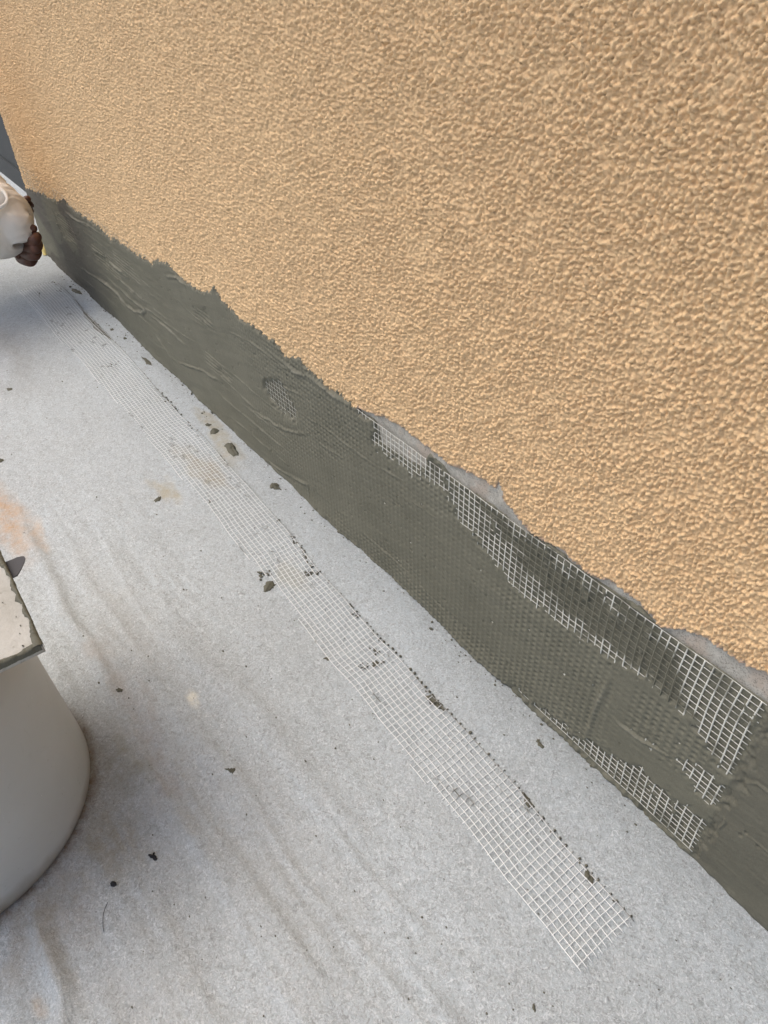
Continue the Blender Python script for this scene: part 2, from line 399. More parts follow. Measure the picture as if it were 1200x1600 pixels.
parts = []
xa = columns(-.95, .06, 1.75, .0009, .0026); za = np.arange(.32, 1.02, .0013)
xb = columns(XEND, xa[0], 1.75, .0020, .0034); xb[-1] = xa[0]; xb[0] = XEND; zb = np.arange(.22, 1.02, .00155)
xc = np.arange(.06, .8, .005); xc[0] = xa[-1]; zc = np.arange(.30, 1.02, .005)
xd = np.arange(XEND, .8, .012); zd = np.arange(1.0195, 2.6, .012)
base = 0; COs, Qs, Es = [], [], []
for xs, zs in ((xa, za), (xb, zb), (xc, zc), (xd, zd)):
    co, q, e = make_stucco(xs, zs)
    COs.append(co); Qs.append(q + base); Es.append(e); base += len(co)
co = np.concatenate(COs); q = np.concatenate(Qs); e = np.concatenate(Es)
co, q, e = compact(co, q, e)
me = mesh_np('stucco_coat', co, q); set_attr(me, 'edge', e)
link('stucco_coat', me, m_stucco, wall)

# scraped grey render behind / below the stucco edge
xs = np.arange(XEND + .003, .8, .006); zs = np.arange(.0, .45, .006)
X, Z = np.meshgrid(xs, zs)
Y = WY + .0082 - .0030 * sstep(.335, .347, Z) - .0020 * fbm(X * 70, Z * 70, 91, 4)
me = mesh_np('scraped_render', np.stack([X, Y, Z], -1).reshape(-1, 3), grid_quads(len(xs), len(zs)))
link('scraped_render', me, m_scr, wall)

# core of the wall: a closed box behind the coats
def box(name, a, b_, mat, parent=None, bevel=0.0):
    (x0, y0, z0), (x1, y1, z1) = a, b_
    vs_ = [(x, y, z) for x in (x0, x1) for y in (y0, y1) for z in (z0, z1)]
    fs = [(0, 1, 3, 2), (4, 6, 7, 5), (0, 4, 5, 1), (2, 3, 7, 6), (0, 2, 6, 4), (1, 5, 7, 3)]
    me = bpy.data.meshes.new(name); me.from_pydata(vs_, [], fs); me.update()
    o = link(name, me, mat, parent, smooth=False)
    if bevel:
        md = o.modifiers.new('bevel', 'BEVEL'); md.width = bevel; md.segments = 2
    return o
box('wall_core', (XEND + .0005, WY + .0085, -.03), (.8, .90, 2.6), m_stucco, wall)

box('added_shade_slab', (XEND - .3, .05, 2.6), (1.6, .90, 2.75), m_dark2, wall)  # unseen slab added overhead to darken the top of the wall

# ------------------------------------------------------------------ mortar band
def exposure(x, z):
    E = np.zeros(x.shape)
    n = (fbm(x * 95, z * 95, 201, 2) - .5) * .026 + (fbm(x * 25, z * 25, 203, 2) - .5) * .02
    for k, p in enumerate(EXPO):
        s = poly_sd(x, z, p)
        s = s + n * (1.0 if k < 4 else .7)
        w = 1.0 if k < 4 else (.8, .28, .4, .35, .25)[k - 4]
        E = np.maximum(E, w * sstep(-.007, .009, s))
    return E
def coat_mask(x, z):
    s = poly_sd(x, z, COAT) + (fbm(x * 60, z * 60, 301, 2) - .5) * .05
    c = sstep(-.006, .006, s)
    c = np.maximum(c, sstep(.56, .74, fbm(x * 60, z * 40, 307, 3)) * .7)
    c = np.maximum(c, .03 + .22 * vnoise(x * 150, z * 150, 309))
    c = np.maximum(c, sstep(-.9, -1.05, x) * .55)
    return c

xm = columns(XEND - .001, .14, 1.9, .0008, .0048); zm = np.arange(-.018, .41, .00145)
X, Z = np.meshgrid(xm, zm)
top = interp(X, MTOP)
E = exposure(X, Z)
left = sstep(-.80, -.95, X)                          # mortar laps over the stucco here
# ragged upper edge, spiky
spike = (fbm(X * 30, X * 0 + 3.3, 400, 3) - .5) * .022 + (vnoise(X * 170, Z * 40, 410) - .5) * .014
spike = spike * left + (1 - left) * (fbm(X * 90, Z * 90, 420, 3) - .5) * .008
dtop = top + spike - Z
o = .0019 + left * .0032
sw = fbm((X * .97 + Z * .25) * 5, (-X * .25 + Z * .97) * 70, 435, 4) - .5
o = o + sw * .0016 + (fbm(X * 5, Z * 9, 430, 3) - .5) * .0032 + (fbm(X * 28, Z * 60, 440, 3) - .5) * .0012 + (fbm(X * 130, Z * 130, 445, 2) - .5) * .0004
# imprint of the embedded mesh: a dimple in each cell
pat = (0.5 - 0.5 * np.cos((X - X0T) / XM * 2 * np.pi)) * (0.5 - 0.5 * np.cos((Z - Z0T) / ZM * 2 * np.pi))
vis = sstep(-1.55, -1.1, X) * (1 - sstep(-.35, -.28, X) * .85) * (.45 + .55 * sstep(.38, .52, fbm(X * 5 + 2, Z * 9, 450, 3) + .06))
low = sstep(.062, .04, Z) * sstep(-1.0, -.9, X) * (1 - sstep(-.45, -.40, X))
right_pad = sstep(-.29, -.27, X) * (1 - sstep(-.17, -.15, X)) * sstep(.13, .15, Z) * (1 - sstep(.22, .24, Z))
vis = np.maximum(np.maximum(vis * .85, low * 1.1), right_pad * .95)
jit = .55 + .9 * vnoise(np.floor((X - X0T) / XM), np.floor((Z - Z0T) / ZM), 460)
o = o - pat * .0026 * vis * jit * (1 - E)
for k, (pts, hw, hh) in enumerate(RIDGES):
    x0 = min(p[0] for p in pts) - .03; x1 = max(p[0] for p in pts) + .03
    z0 = min(p[1] for p in pts) - .03; z1 = max(p[1] for p in pts) + .03
    ci = np.where((xm > x0) & (xm < x1))[0]; ri = np.where((zm > z0) & (zm < z1))[0]
    sl = (slice(ri[0], ri[-1] + 1), slice(ci[0], ci[-1] + 1))
    xx, zz_ = X[sl], Z[sl]
    wob = (fbm(xx * 40, zz_ * 40, 500 + k, 2) - .5) * .006
    d, t, L = seg_dist(xx, zz_ + wob, pts)
    fade = sstep(0, .3 * L, t) * sstep(0, .25 * L, L - t) * (.4 + 1.1 * vnoise(t * 30, t * 0, 520 + k))
    hw = hw * (.6 + .7 * vnoise(t * 22, t * 0 + 4, 525 + k))
    o[sl] += hh * np.exp(-(d / hw) ** 2) * fade * (1 - E[sl])
    o[sl] -= hh * .3 * np.exp(-((d - hw * 2.2) / (hw * 1.4)) ** 2) * fade * (1 - E[sl])
# minor drag lines and ribbed patches at the far end
rnd = random.Random(77)
for k in range(34):
    xc_ = rnd.uniform(-3.0, -.9); zc_ = rnd.uniform(.03, .33); L_ = rnd.uniform(.06, .30); sl_ = rnd.uniform(-.10, .22)
    pts = [(xc_ - L_, zc_ - sl_ * L_ * .5), (xc_ - L_ * .3, zc_ + rnd.uniform(-.006, .006)), (xc_ + L_ * .3, zc_ + rnd.uniform(-.006, .006)), (xc_ + L_, zc_ + sl_ * L_ * .5)]
    hw0, hh = rnd.uniform(.0012, .0026), rnd.uniform(.0009, .0024)
    ci = np.where((xm > xc_ - L_ - .02) & (xm < xc_ + L_ + .02))[0]; ri = np.where((zm > zc_ - .06) & (zm < zc_ + .06))[0]
    sl = (slice(ri[0], ri[-1] + 1), slice(ci[0], ci[-1] + 1)); xx, zz_ = X[sl], Z[sl]
    d, t, L = seg_dist(xx, zz_ + (fbm(xx * 40, zz_ * 40, 900 + k, 2) - .5) * .006, pts)
    o[sl] += hh * np.exp(-(d / hw0) ** 2) * sstep(0, .3 * L, t) * sstep(0, .3 * L, L - t) * (.2 + 1.2 * vnoise(t * 40, t * 0, 950 + k)) * (1 - E[sl])
for (cx_, cz_, rx_, rz_) in [(-2.70, .225, .12, .05), (-2.30, .22, .13, .035), (-2.10, .26, .12, .03), (-1.53, .17, .07, .03), (-1.56, .29, .06, .02)]:
    mk = sstep(1.2, .6, np.hypot((X - cx_) / rx_, (Z - cz_) / rz_) + (fbm(X * 20, Z * 40, 960, 2) - .5) * .8)
    o += mk * .0016 * np.cos((Z - Z0T) / ZM * 2 * np.pi) * (.6 + .8 * vnoise(X * 60, Z * 60, 961))
# faint horizontal trowel strokes at the far end
o += (vnoise(X * 3, Z * 150, 530) - .5) * .0012 * sstep(-1.6, -2.0, X)
# pits
pit = grains(X, Z, .016, 540, .10, .10, .22)
o -= np.minimum(pit * .006, .0022) * (1 - E)
# exposed zones: mortar sits back behind the threads, some cells choked with mortar
choke = hsh(np.floor((X - X0T) / XM).astype(np.int64), np.floor((Z - Z0T) / ZM).astype(np.int64), 550)
o = o * (1 - E) + E * (-.0030 + (choke - .5) * .0014 + (fbm(X * 150, Z * 150, 560, 2) - .5) * .0018 - pat * .0010 + .0042 * sstep(.60, .80, fbm(X * 70 + Z * 30, Z * 38, 565, 3)))
cm = coat_mask(X, Z) * E
o = o - cm * .0012
# beyond the cut end of the mesh the coat is a little thinner and smoother
rt = sstep(-.139, -.134, X)
o = o - rt * .0012
# thin out at the upper edge
tp = sstep(-.0005, .006 + .004 * left, dtop)
o = o * tp + (1 - tp) * (-.009)
o = o - np.where(Z < .0, (- Z) * .25, 0)
# flare at the foot of the far corner
foot = sstep(.035, .0, Z) * (fbm(X * 7, X * 0, 575, 4) - .45) * .015 + sstep(.010, 0, Z) * vnoise(X * 90, X * 0, 576) * .0025
Y = WY - o - foot + (1 - sstep(0, .012, X - XEND)) * .009
co = np.stack([X, Y, Z], -1).reshape(-1, 3)
keep = (dtop > -.006)
q = grid_quads(len(xm), len(zm), keep)
dry = sstep(.0005, .004, (o - (.0019 + left * .0032))) * .5
wet = np.clip(sstep(-2.15, -2.7, X) * sstep(.42, .56, fbm(X * 4, Z * 9, 570, 3) + .10) * .85 + rt * .28 + cm * .08, 0, 1)
co, q, dry, wet = compact(co, q, dry.ravel(), wet.ravel())
me = mesh_np('mortar_coat', co, q); set_attr(me, 'dry', dry); set_attr(me, 'wet', wet)
link('mortar_coat', me, m_mortar, wall)
# right-hand continuation out of the frame
xs = np.arange(.138, .8, .01); zs = np.arange(0, .345, .01)
X, Z = np.meshgrid(xs, zs)
Y = WY - .0005 - (fbm(X * 5, Z * 9, 430, 3) - .5) * .0032
me = mesh_np('mortar_coat', np.stack([X, Y, Z], -1).reshape(-1, 3), grid_quads(len(xs), len(zs)))
set_attr(me, 'dry', np.zeros(X.size)); set_attr(me, 'wet', np.full(X.size, .28))
link('mortar_coat', me, m_mortar, wall)

# ------------------------------------------------------------------ threads
def ribbons(lines, normal_w, half_w, half_t):
    """lines: list of (n,3) arrays; builds flat 4-sided threads. normal_w: surface normal; returns co, quads"""
    cos, qs = [], []; b0 = 0
    N = np.array(normal_w, float)
    for P in lines:
        P = np.asarray(P, float)
        if len(P) < 2: continue
        T = np.gradient(P, axis=0); T /= np.linalg.norm(T, axis=1)[:, None] + 1e-12
        S = np.cross(T, N); S /= np.linalg.norm(S, axis=1)[:, None] + 1e-12
        ring = np.stack([P + S * half_w, P + N * half_t, P - S * half_w, P - N * half_t], 1)
        n = len(P); i = np.arange(n - 1)[:, None] * 4; k = np.arange(4)[None]
        qd = np.stack([i + k, i + (k + 1) % 4, i + 4 + (k + 1) % 4, i + 4 + k], -1).reshape(-1, 4)
        cap = np.array([[3, 2, 1, 0], [4 * n - 4, 4 * n - 3, 4 * n - 2, 4 * n - 1]])
        cos.append(ring.reshape(-1, 3)); qs.append(np.concatenate([qd, cap]) + b0); b0 += 4 * n
    return np.concatenate(cos), np.concatenate(qs)

NW = int((X0T - XEND) / XM) - 3
wob = lambda a, b_, s: (vnoise(a, b_, s) - .5)
lines_l, lines_c = [], []
for k in range(33):
    z0 = Z0T - k * ZM
    xe = -.1405 + .0025 * (hsh(np.array([k]), np.array([1]), 77)[0] - .2)
    xs = np.concatenate([[xe], X0T - np.arange(0, NW * 2) * XM * .5])
    zz_ = z0 + wob(xs * 14, xs * 0 + k * .13, 600) * .003 + wob(xs * 60, xs * 0 + k * 7.1, 601) * .0009
    oo = -.0004 + wob(xs * 30, xs * 0 + k * 3.3, 602) * .0012
    lines_l.append(np.stack([xs, WY - oo, zz_], -1))
for j in range(NW):
    x0 = X0T - j * XM
    zs = Z0T + .001 - np.arange(0, 67) * (ZM * 32 / 66.0)
    xx = x0 + wob(zs * 14, zs * 0 + j * .09, 610) * .004
    oo = -.0002 + wob(zs * 30, zs * 0 + j * 2.7, 612) * .0012
    lines_c.append(np.stack([xx, WY - oo, zs + wob(xx * 14, xx * 0, 600) * .003 * 0], -1))
nrm = (0, -1, 0)
c1_, q1_ = ribbons(lines_l, nrm, .00062, .00045)
c2_, q2_ = ribbons(lines_c, nrm, .00098, .0004)
co = np.concatenate([c1_, c2_]); q = np.concatenate([q1_, q2_ + len(c1_)])
me = mesh_np('reinforcing_mesh', co, q)
set_attr(me, 'coat', np.clip(coat_mask(co[:, 0], co[:, 2]), 0, 1))
tag(link('reinforcing_mesh', me, m_thread, wall), 'white glass-fibre mesh bedded in the grey mortar', kind='stuff')

# ------------------------------------------------------------------ floor
SL = [(-0.1331, 0.3503), (-0.2131, 0.3534), (-0.2779, 0.3534), (-0.3761, 0.3577), (-0.4695, 0.3568), (-0.5861, 0.3643), (-0.708, 0.3662), (-0.8065, 0.37), (-0.8969, 0.379), (-0.9618, 0.3801), (-0.9913, 0.3775), (-1.1084, 0.3771), (-1.269, 0.3817), (-1.3967, 0.3756), (-1.5293, 0.3789), (-1.6448, 0.3826), (-1.7641, 0.3842), (-2.0194, 0.3769), (-2.1221, 0.3837), (-2.2735, 0.3763), (-2.482, 0.372), (-2.6532, 0.3745), (-2.8569, 0.3759)]
SR = [(-0.1308, 0.4429), (-0.1926, 0.4474), (-0.2651, 0.4473), (-0.3523, 0.4542), (-0.4622, 0.4578), (-0.5707, 0.4564), (-0.6508, 0.463), (-0.7137, 0.4598), (-0.82, 0.4639), (-0.918, 0.4649), (-0.9328, 0.4666), (-1.0342, 0.4773), (-1.1397, 0.4793), (-1.2669, 0.4859), (-1.3903, 0.4861), (-1.5159, 0.494), (-1.657, 0.4893), (-1.8422, 0.4924), (-2.0683, 0.502), (-2.1947, 0.5034), (-2.4004, 0.5048), (-2.6563, 0.5118), (-2.8544, 0.5063)]
FOLDS = [([(-1.4943, .03), (-1.4285, 0.0296), (-1.3275, 0.0265), (-1.2107, 0.0255), (-1.1214, 0.0297), (-1.0164, 0.038), (-0.901, 0.0273), (-0.8188, 0.0306)], .014, .008),
         ([(-1.0425, 0.0288), (-0.941, 0.0646), (-0.8154, 0.0962), (-0.6813, 0.1148), (-0.5264, 0.1321)], .020, .004),
         ([(-0.6316, -0.1823), (-0.5648, -0.1838), (-0.4921, -0.1808), (-0.4606, -0.1826), (-.35, -.2)], .009, .010),
         ([(-1.0145, 0.1669), (-0.8428, 0.1916), (-0.6603, 0.2179), (-0.4949, 0.2217), (-0.3686, 0.2229)], .020, .0045),
         ([(-0.9222, -0.0428), (-0.8392, -0.0159), (-0.7115, 0.0212), (-0.5852, 0.0388), (-0.4619, 0.0574), (-.2, .06)], .024, .006),
         ([(-1.3, .16), (-1.15, .17), (-1.0, .175), (-.9, .15)], .022, .004),
         ([(-2.6, .2), (-2.3, .22), (-2.1, .17)], .03, .006)]
def floor_z(x, y):
    z = (fbm(x * 3, y * 5, 700, 3) - .5) * .010 + (fbm(x * 14, y * 22, 705, 3) - .5) * .0035 + (fbm(x * 60, y * 60, 707, 2) - .5) * .0012
    cr = fbm(x * 2.6 + y * .8, y * 30 - x * 2.2 + fbm(x * 3, y * 6, 708, 2) * 3, 709, 3)
    z = z + (1 - np.abs(cr - .5) * 4).clip(0, 1) ** 2 * .0035 * sstep(.34, .2, y) * sstep(-1.7, -1.2, x)
    for k, (p, w, h) in enumerate(FOLDS):
        d, t, L = seg_dist(x, y + (fbm(x * 8, y * 8, 710 + k, 2) - .5) * .03, p)
        f = sstep(0, .2 * L, t) * sstep(0, .2 * L, L - t)
        z = z + h * np.exp(-(d / w) ** 2) * f
    rr = np.hypot(x + .83, y + .235)
    z = z * sstep(.19, .26, rr) * sstep(WY + .005, WY - .05, y)
    dip = np.clip((y - (WY - .075)) / .075, 0, 1.1)
    return z + .001 - .0075 * dip ** 2 * (.75 + .5 * vnoise(x * 6, x * 0, 712))
def floor_columns():
    xs = [.9]
    while xs[-1] > -3.3: xs.append(xs[-1] - max(.0045, min(.014, .006 * (xs[-1] ** 2 + 1))))
    xs += list(xs[-1] - np.geomspace(.02, 4, 30))
    return np.array(xs[::-1])
xs = floor_columns()
ys = np.concatenate([-.42 - np.geomspace(.01, 3.2, 30)[::-1], np.arange(-.42, WY + .006, .005)])
X, Y = np.meshgrid(xs, ys)
Z = floor_z(X, Y)
# stains, plus shade painted around the bucket: centre, radii, colour, strength
STAINS_AND_SHADE = [(-1.615, .5404, .10, .020, (.36, .32, .21), .75), (-1.4898, .5261, .12, .024, (.40, .36, .25), .75), (-1.42, .515, .10, .03, (.42, .38, .28), .6),
          (-1.39, .434, .13, .035, (.38, .33, .22), .7), (-1.3774, .3289, .075, .028, (.42, .37, .25), .75),
          (-.9333, .4221, .06, .03, (.47, .46, .38), .6), (-1.4943, .005, .18, .055, (.52, .36, .23), 1.0), (-1.40, .045, .07, .02, (.58, .42, .28), .6),
          (-.74, -.01, .15, .06, (.30, .28, .215), .8), (-.655, -.06, .09, .06, (.31, .285, .215), .8), (-.62, -.16, .07, .05, (.33, .30, .24), .7), (-.60, -.14, .07, .05, (.40, .36, .30), .5), (-.70, .03, .28, .10, (.44, .43, .39), .5), (-.5964, -.1851, .10, .05, (.36, .32, .26), .5),
          (-.83, .05, .25, .03, (.40, .36, .32), .55), (-.5, .1, .4, .12, (.44, .43, .40), .3), (-.7886, .1353, .025, .012, (.80, .78, .68), 1.0),
          (-1.0, .11, .3, .07, (.42, .41, .38), .3), (-.3, -.1, .3, .14, (.45, .44, .41), .4), (-.5, -.2, .02, .012, (.5, .38, .25), .5),
          (-2.55, .44, .35, .07, (.38, .38, .36), .45), (-2.5, .2, .5, .12, (.36, .36, .35), .45)]  # last two: broad grey darkening of the far floor near the worker
alp = np.zeros(X.shape); rgb = np.zeros(X.shape + (3,)) + .4
for k, (cx, cy, rx, ry, cc, s) in enumerate(STAINS_AND_SHADE):
    kk = .5 if rx > .06 and ry > .05 else 1.0
    wx = X + (fbm(X * 16, Y * 30, 720 + k, 3) - .5) * rx * 1.3 * kk; wy = Y + (fbm(X * 18, Y * 36, 740 + k, 3) - .5) * ry * 1.6 * kk
    d = np.hypot((wx - cx) / rx, (wy - cy) / ry)
    a_ = s * sstep(1.15, .45 if kk == 1.0 else .1, d)
    rgb = np.where((a_ > alp)[..., None], np.array(cc), rgb); alp = np.maximum(alp, a_)
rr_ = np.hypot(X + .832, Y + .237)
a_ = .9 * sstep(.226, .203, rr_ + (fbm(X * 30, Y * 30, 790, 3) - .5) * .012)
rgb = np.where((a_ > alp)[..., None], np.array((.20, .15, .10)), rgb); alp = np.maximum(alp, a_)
# dirt gathered along the folds
for (p, w, h) in FOLDS[:5]:
    d, t, L = seg_dist(X, Y + (fbm(X * 8, Y * 8, 710, 2) - .5) * .03, p)
    a_ = .10 * np.exp(-((d - w * .5) / (w * .8)) ** 2) * sstep(0, .2 * L, t) * sstep(0, .2 * L, L - t)
    rgb = np.where((a_ > alp)[..., None], np.array((.33, .31, .28)), rgb); alp = np.maximum(alp, a_)
me = mesh_np('floor', np.stack([X, Y, Z], -1).reshape(-1, 3), grid_quads(len(xs), len(ys)))
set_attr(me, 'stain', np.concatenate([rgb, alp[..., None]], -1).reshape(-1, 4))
floor = tag(link('floor', me, m_floor), 'pale grey-white fleece sheet covering the floor beside the wall', kind='structure')
# the same fleece past the far corner of the wall
xs = np.arange(-7.3, XEND - .001, .03); ys = np.arange(WY + .003, .86, .02)
X, Y = np.meshgrid(xs, ys)
me = mesh_np('floor', np.stack([X, Y, X * 0 + .0005], -1).reshape(-1, 3), grid_quads(len(xs), len(ys)))
set_attr(me, 'stain', np.zeros((X.size, 4)))
tag(link('floor', me, m_floor), 'fleece-covered floor running on past the far wall corner', kind='structure')
me = bpy.data.meshes.new('ground'); s_ = 120
me.from_pydata([(-s_, -s_, -.03), (s_, -s_, -.03), (s_, s_, -.03), (-s_, s_, -.03)], [], [(0, 1, 2, 3)])
tag(link('ground', me, m_ground, smooth=False), 'plain grey concrete ground around the covered floor', kind='structure')

# dark wall set back past the corner
dw = empty('dark_wall', (-5.2, .76, 0))
tag(dw, 'dark grey smooth wall set back past the far corner of the ochre wall', 'wall')
box('wall_panel', (-7.3, .757, .0), (XEND - .001, .86, 2.6), m_dark, dw)
box('base_trim', (-7.3, .748, .0), (XEND - .001, .7565, .10), m_dark, dw)

# yellow foam at the foot of the corner
pts = [at_floor(*p) for p in [(56, 366), (61, 364), (66, 378), (75, 397), (69, 399), (62, 390), (58, 378)]]

def dome(name, outline, h, mat, parent=None, z0=None, rough=.25, seed=0, rings=4):
    """a low lump with the given ground outline"""
    rnd = random.Random(seed)
    P = []
    n = len(outline)
    for i in range(n):                                   # subdivide and roughen the outline
        a_ = outline[i]; b_ = outline[(i + 1) % n]
        for t in (0, .33, .66):
            P.append((a_[0] + (b_[0] - a_[0]) * t, a_[1] + (b_[1] - a_[1]) * t))
    cx = sum(p[0] for p in P) / len(P); cy = sum(p[1] for p in P) / len(P)
    size = max(math.hypot(p[0] - cx, p[1] - cy) for p in P)
    jit_ = min(size * .15, .0035)
    P = [(p[0] + rnd.uniform(-1, 1) * jit_, p[1] + rnd.uniform(-1, 1) * jit_) for p in P]
    m = len(P); vs_, fs = [], []
    zb = float(floor_z(np.array([cx]), np.array([cy]))[0]) if z0 is None else z0
    for k in range(rings + 1):
        s = 1 - (k / (rings + .6)) ** 1.5
        zz = h * math.sin(min(1, k / rings) * math.pi / 2)
        if k == 0: zz = -.002
        for (x, y) in P:
            vs_.append((cx + (x - cx) * s, cy + (y - cy) * s, zb + zz * (1 + rnd.uniform(-1, 1) * rough)))
    for k in range(rings):
        for i in range(m):
            j = (i + 1) % m
            fs.append((k * m + i, k * m + j, (k + 1) * m + j, (k + 1) * m + i))
    vs_.append((cx, cy, zb + h * (1 + rnd.uniform(-.3, .3))))
    for i in range(m): fs.append((rings * m + i, rings * m + (i + 1) % m, len(vs_) - 1))
    org = Vector((cx, cy, zb))
    me = bpy.data.meshes.new(name)
    if parent is None: vs_ = [tuple(Vector(v_) - org) for v_ in vs_]
    me.from_pydata(vs_, [], fs); me.update()
    o = link(name, me, mat, parent)
    if parent is None: o.location = org
    return o
o_ = dome('foam_strip', pts, .02, m_foam, z0=.002, seed=3)
tag(o_, 'pale yellow foam strip on the floor at the foot of the far wall corner', 'foam strip')

# ------------------------------------------------------------------ loose mesh strip on the floor
strip = empty('mesh_strip', (-1.5, .42, 0))
tag(strip, 'long narrow strip of white glass-fibre mesh lying loose on the fleece beside the wall', 'mesh strip')
CX, CW = .0112, .0094
xs = np.arange(-.1312, -2.85, -CX / 2)
yR = interp(xs, SR); yL = interp(xs, SL)
def strip_z(x, y):
    lift = .0014 + .010 * np.clip(fbm(x * 7, y * 9, 800, 2) - .40, 0, 1) + .004 * np.exp(-((x + .14) / .03) ** 2) + .003 * np.exp(-((x + .95) / .05) ** 2)
    return floor_z(x, y) + lift
L1 = []
for k in range(15):
    y_ = yR - .0006 - k * CW + wob(xs * 9, xs * 0 + k * .2, 810) * .0035 + wob(xs * 40, xs * 0 + k, 811) * .0006
    ok = (k * CW <= (yR - yL) + .0035)
    run = []
    for x, y, g in zip(xs, y_, ok):
        if g: run.append((x, y))
        else:
            if len(run) > 5: L1.append(np.array(run))
            run = []
    if len(run) > 5: L1.append(np.array(run))
L1 = [np.stack([a_[:, 0] + .002 * hsh(np.array([i]), np.array([2]), 5)[0] * (a_[:, 0] > -.14), a_[:, 1], strip_z(a_[:, 0], a_[:, 1])], -1) for i, a_ in enumerate(L1)]
L2 = []; tips = []
nx = int(2.70 / CX)
for j in range(nx):
    x0 = -.1385 - j * CX
    a0 = float(np.interp(-x0, -xs, yR)); b0_ = float(np.interp(-x0, -xs, yL))
    ys_ = np.linspace(a0 + .0032, b0_ - .003, 26)
    xx = x0 + wob(ys_ * 20, ys_ * 0 + j * .15, 820) * .004 + (a0 - ys_) * .02
    L2.append(np.stack([xx, ys_, strip_z(xx, ys_) + .0003], -1))
    tips.append((xx[0], ys_[0], j))
def coat2(co):
    x, y = co[:, 0], co[:, 1]
    c = sstep(.76, .80, fbm(x * 30, y * 60, 830, 3)) * .9
    r = np.interp(-x, -xs, yR)
    c = np.maximum(c, sstep(-.0015, .0015, y - r) * sstep(.3, .5, vnoise(x * 12, x * 0, 833) + .25))
    return np.clip(c, 0, 1)
c1_, q1_ = ribbons(L1, (0, 0, 1), .00074, .0006)
me = mesh_np('lengthwise_threads', c1_, q1_); set_attr(me, 'coat', coat2(c1_))
tag(link('lengthwise_threads', me, m_thread2, strip), kind='stuff')
c2_, q2_ = ribbons(L2, (0, 0, 1), .00058, .0005)
me = mesh_np('crosswise_threads', c2_, q2_); set_attr(me, 'coat', coat2(c2_))
tag(link('crosswise_threads', me, m_thread2, strip), kind='stuff')

# mortar beads clinging to the fringe on the wall side
def blobs(name, specs, mat, parent, kind='stuff'):
    vs_, fs = [], []
    rnd = random.Random(5)
    ico = [(0, 0, 1), (.89, 0, .45), (.28, .85, .45), (-.72, .53, .45), (-.72, -.53, .45), (.28, -.85, .45), (.72, .53, -.45), (-.28, .85, -.45), (-.89, 0, -.45), (-.28, -.85, -.45), (.72, -.53, -.45), (0, 0, -1)]
    icf = [(0, 1, 2), (0, 2, 3), (0, 3, 4), (0, 4, 5), (0, 5, 1), (1, 6, 2), (2, 7, 3), (3, 8, 4), (4, 9, 5), (5, 10, 1), (2, 6, 7), (3, 7, 8), (4, 8, 9), (5, 9, 10), (1, 10, 6), (11, 7, 6), (11, 8, 7), (11, 9, 8), (11, 10, 9), (11, 6, 10)]
    for (x, y, z, rx, ry, rz) in specs:
        b0 = len(vs_); a_ = rnd.uniform(0, 6.28); ca, sa_ = math.cos(a_), math.sin(a_)
        for (u, v_, w) in ico:
            k = 1 + rnd.uniform(-.3, .3)
            uu = (u * ca - v_ * sa_) * rx * k; vv = (u * sa_ + v_ * ca) * ry * k
            vs_.append((x + uu, y + vv, z + w * rz * k))
        fs += [tuple(b0 + i for i in f) for f in icf]
    me = bpy.data.meshes.new(name); me.from_pydata(vs_, [], fs); me.update()
    return tag(link(name, me, mat, parent), kind=kind)
rnd = random.Random(11); sp = []
for (x, y, j) in tips:
    dens = 1.0 if x > -.83 else (.15 if x > -1.6 else .25)
    size = 1.0
    if rnd.random() < dens * .85:
        s = rnd.uniform(.0011, .0023)
        if -.72 < x < -.45: s *= 1.25
        sp.append((x, y + rnd.uniform(-.0015, .0015), float(floor_z(np.array([x]), np.array([y]))[0]) + s * .8, s * 1.1, s * 1.1, s * .8))
        if rnd.random() < .35: sp.append((x + rnd.uniform(-.004, .004), y - .004, float(floor_z(np.array([x]), np.array([y]))[0]) + s * .7, s, s * .8, s * .6))
# runs of beads where the photo shows mortar caught in the cells
for (px, py, qx, qy, n) in [(455, 838, 492, 890, 24), (476, 898, 497, 896, 18), (560, 1043, 600, 1033, 22), (580, 1012, 592, 1020, 8), (250, 612, 283, 650, 16), (293, 660, 302, 672, 6), (84, 440, 100, 455, 8), (86, 455, 96, 452, 6), (56, 464, 62, 458, 6), (163, 577, 200, 560, 7), (545, 940, 560, 965, 9), (398, 895, 424, 897, 8), (410, 905, 405, 898, 5)]:
    for i in range(n):
        t = rnd.random(); x, y = at_floor(px + (qx - px) * t + rnd.gauss(0, 1.8), py + (qy - py) * t + rnd.gauss(0, 1.8))
        s = rnd.uniform(.0012, .0028)
        sp.append((x, y, float(floor_z(np.array([x]), np.array([y]))[0]) + .0015, s * 1.5, s, s * .7))
blobs('mortar_beads', sp, m_crumb, strip)

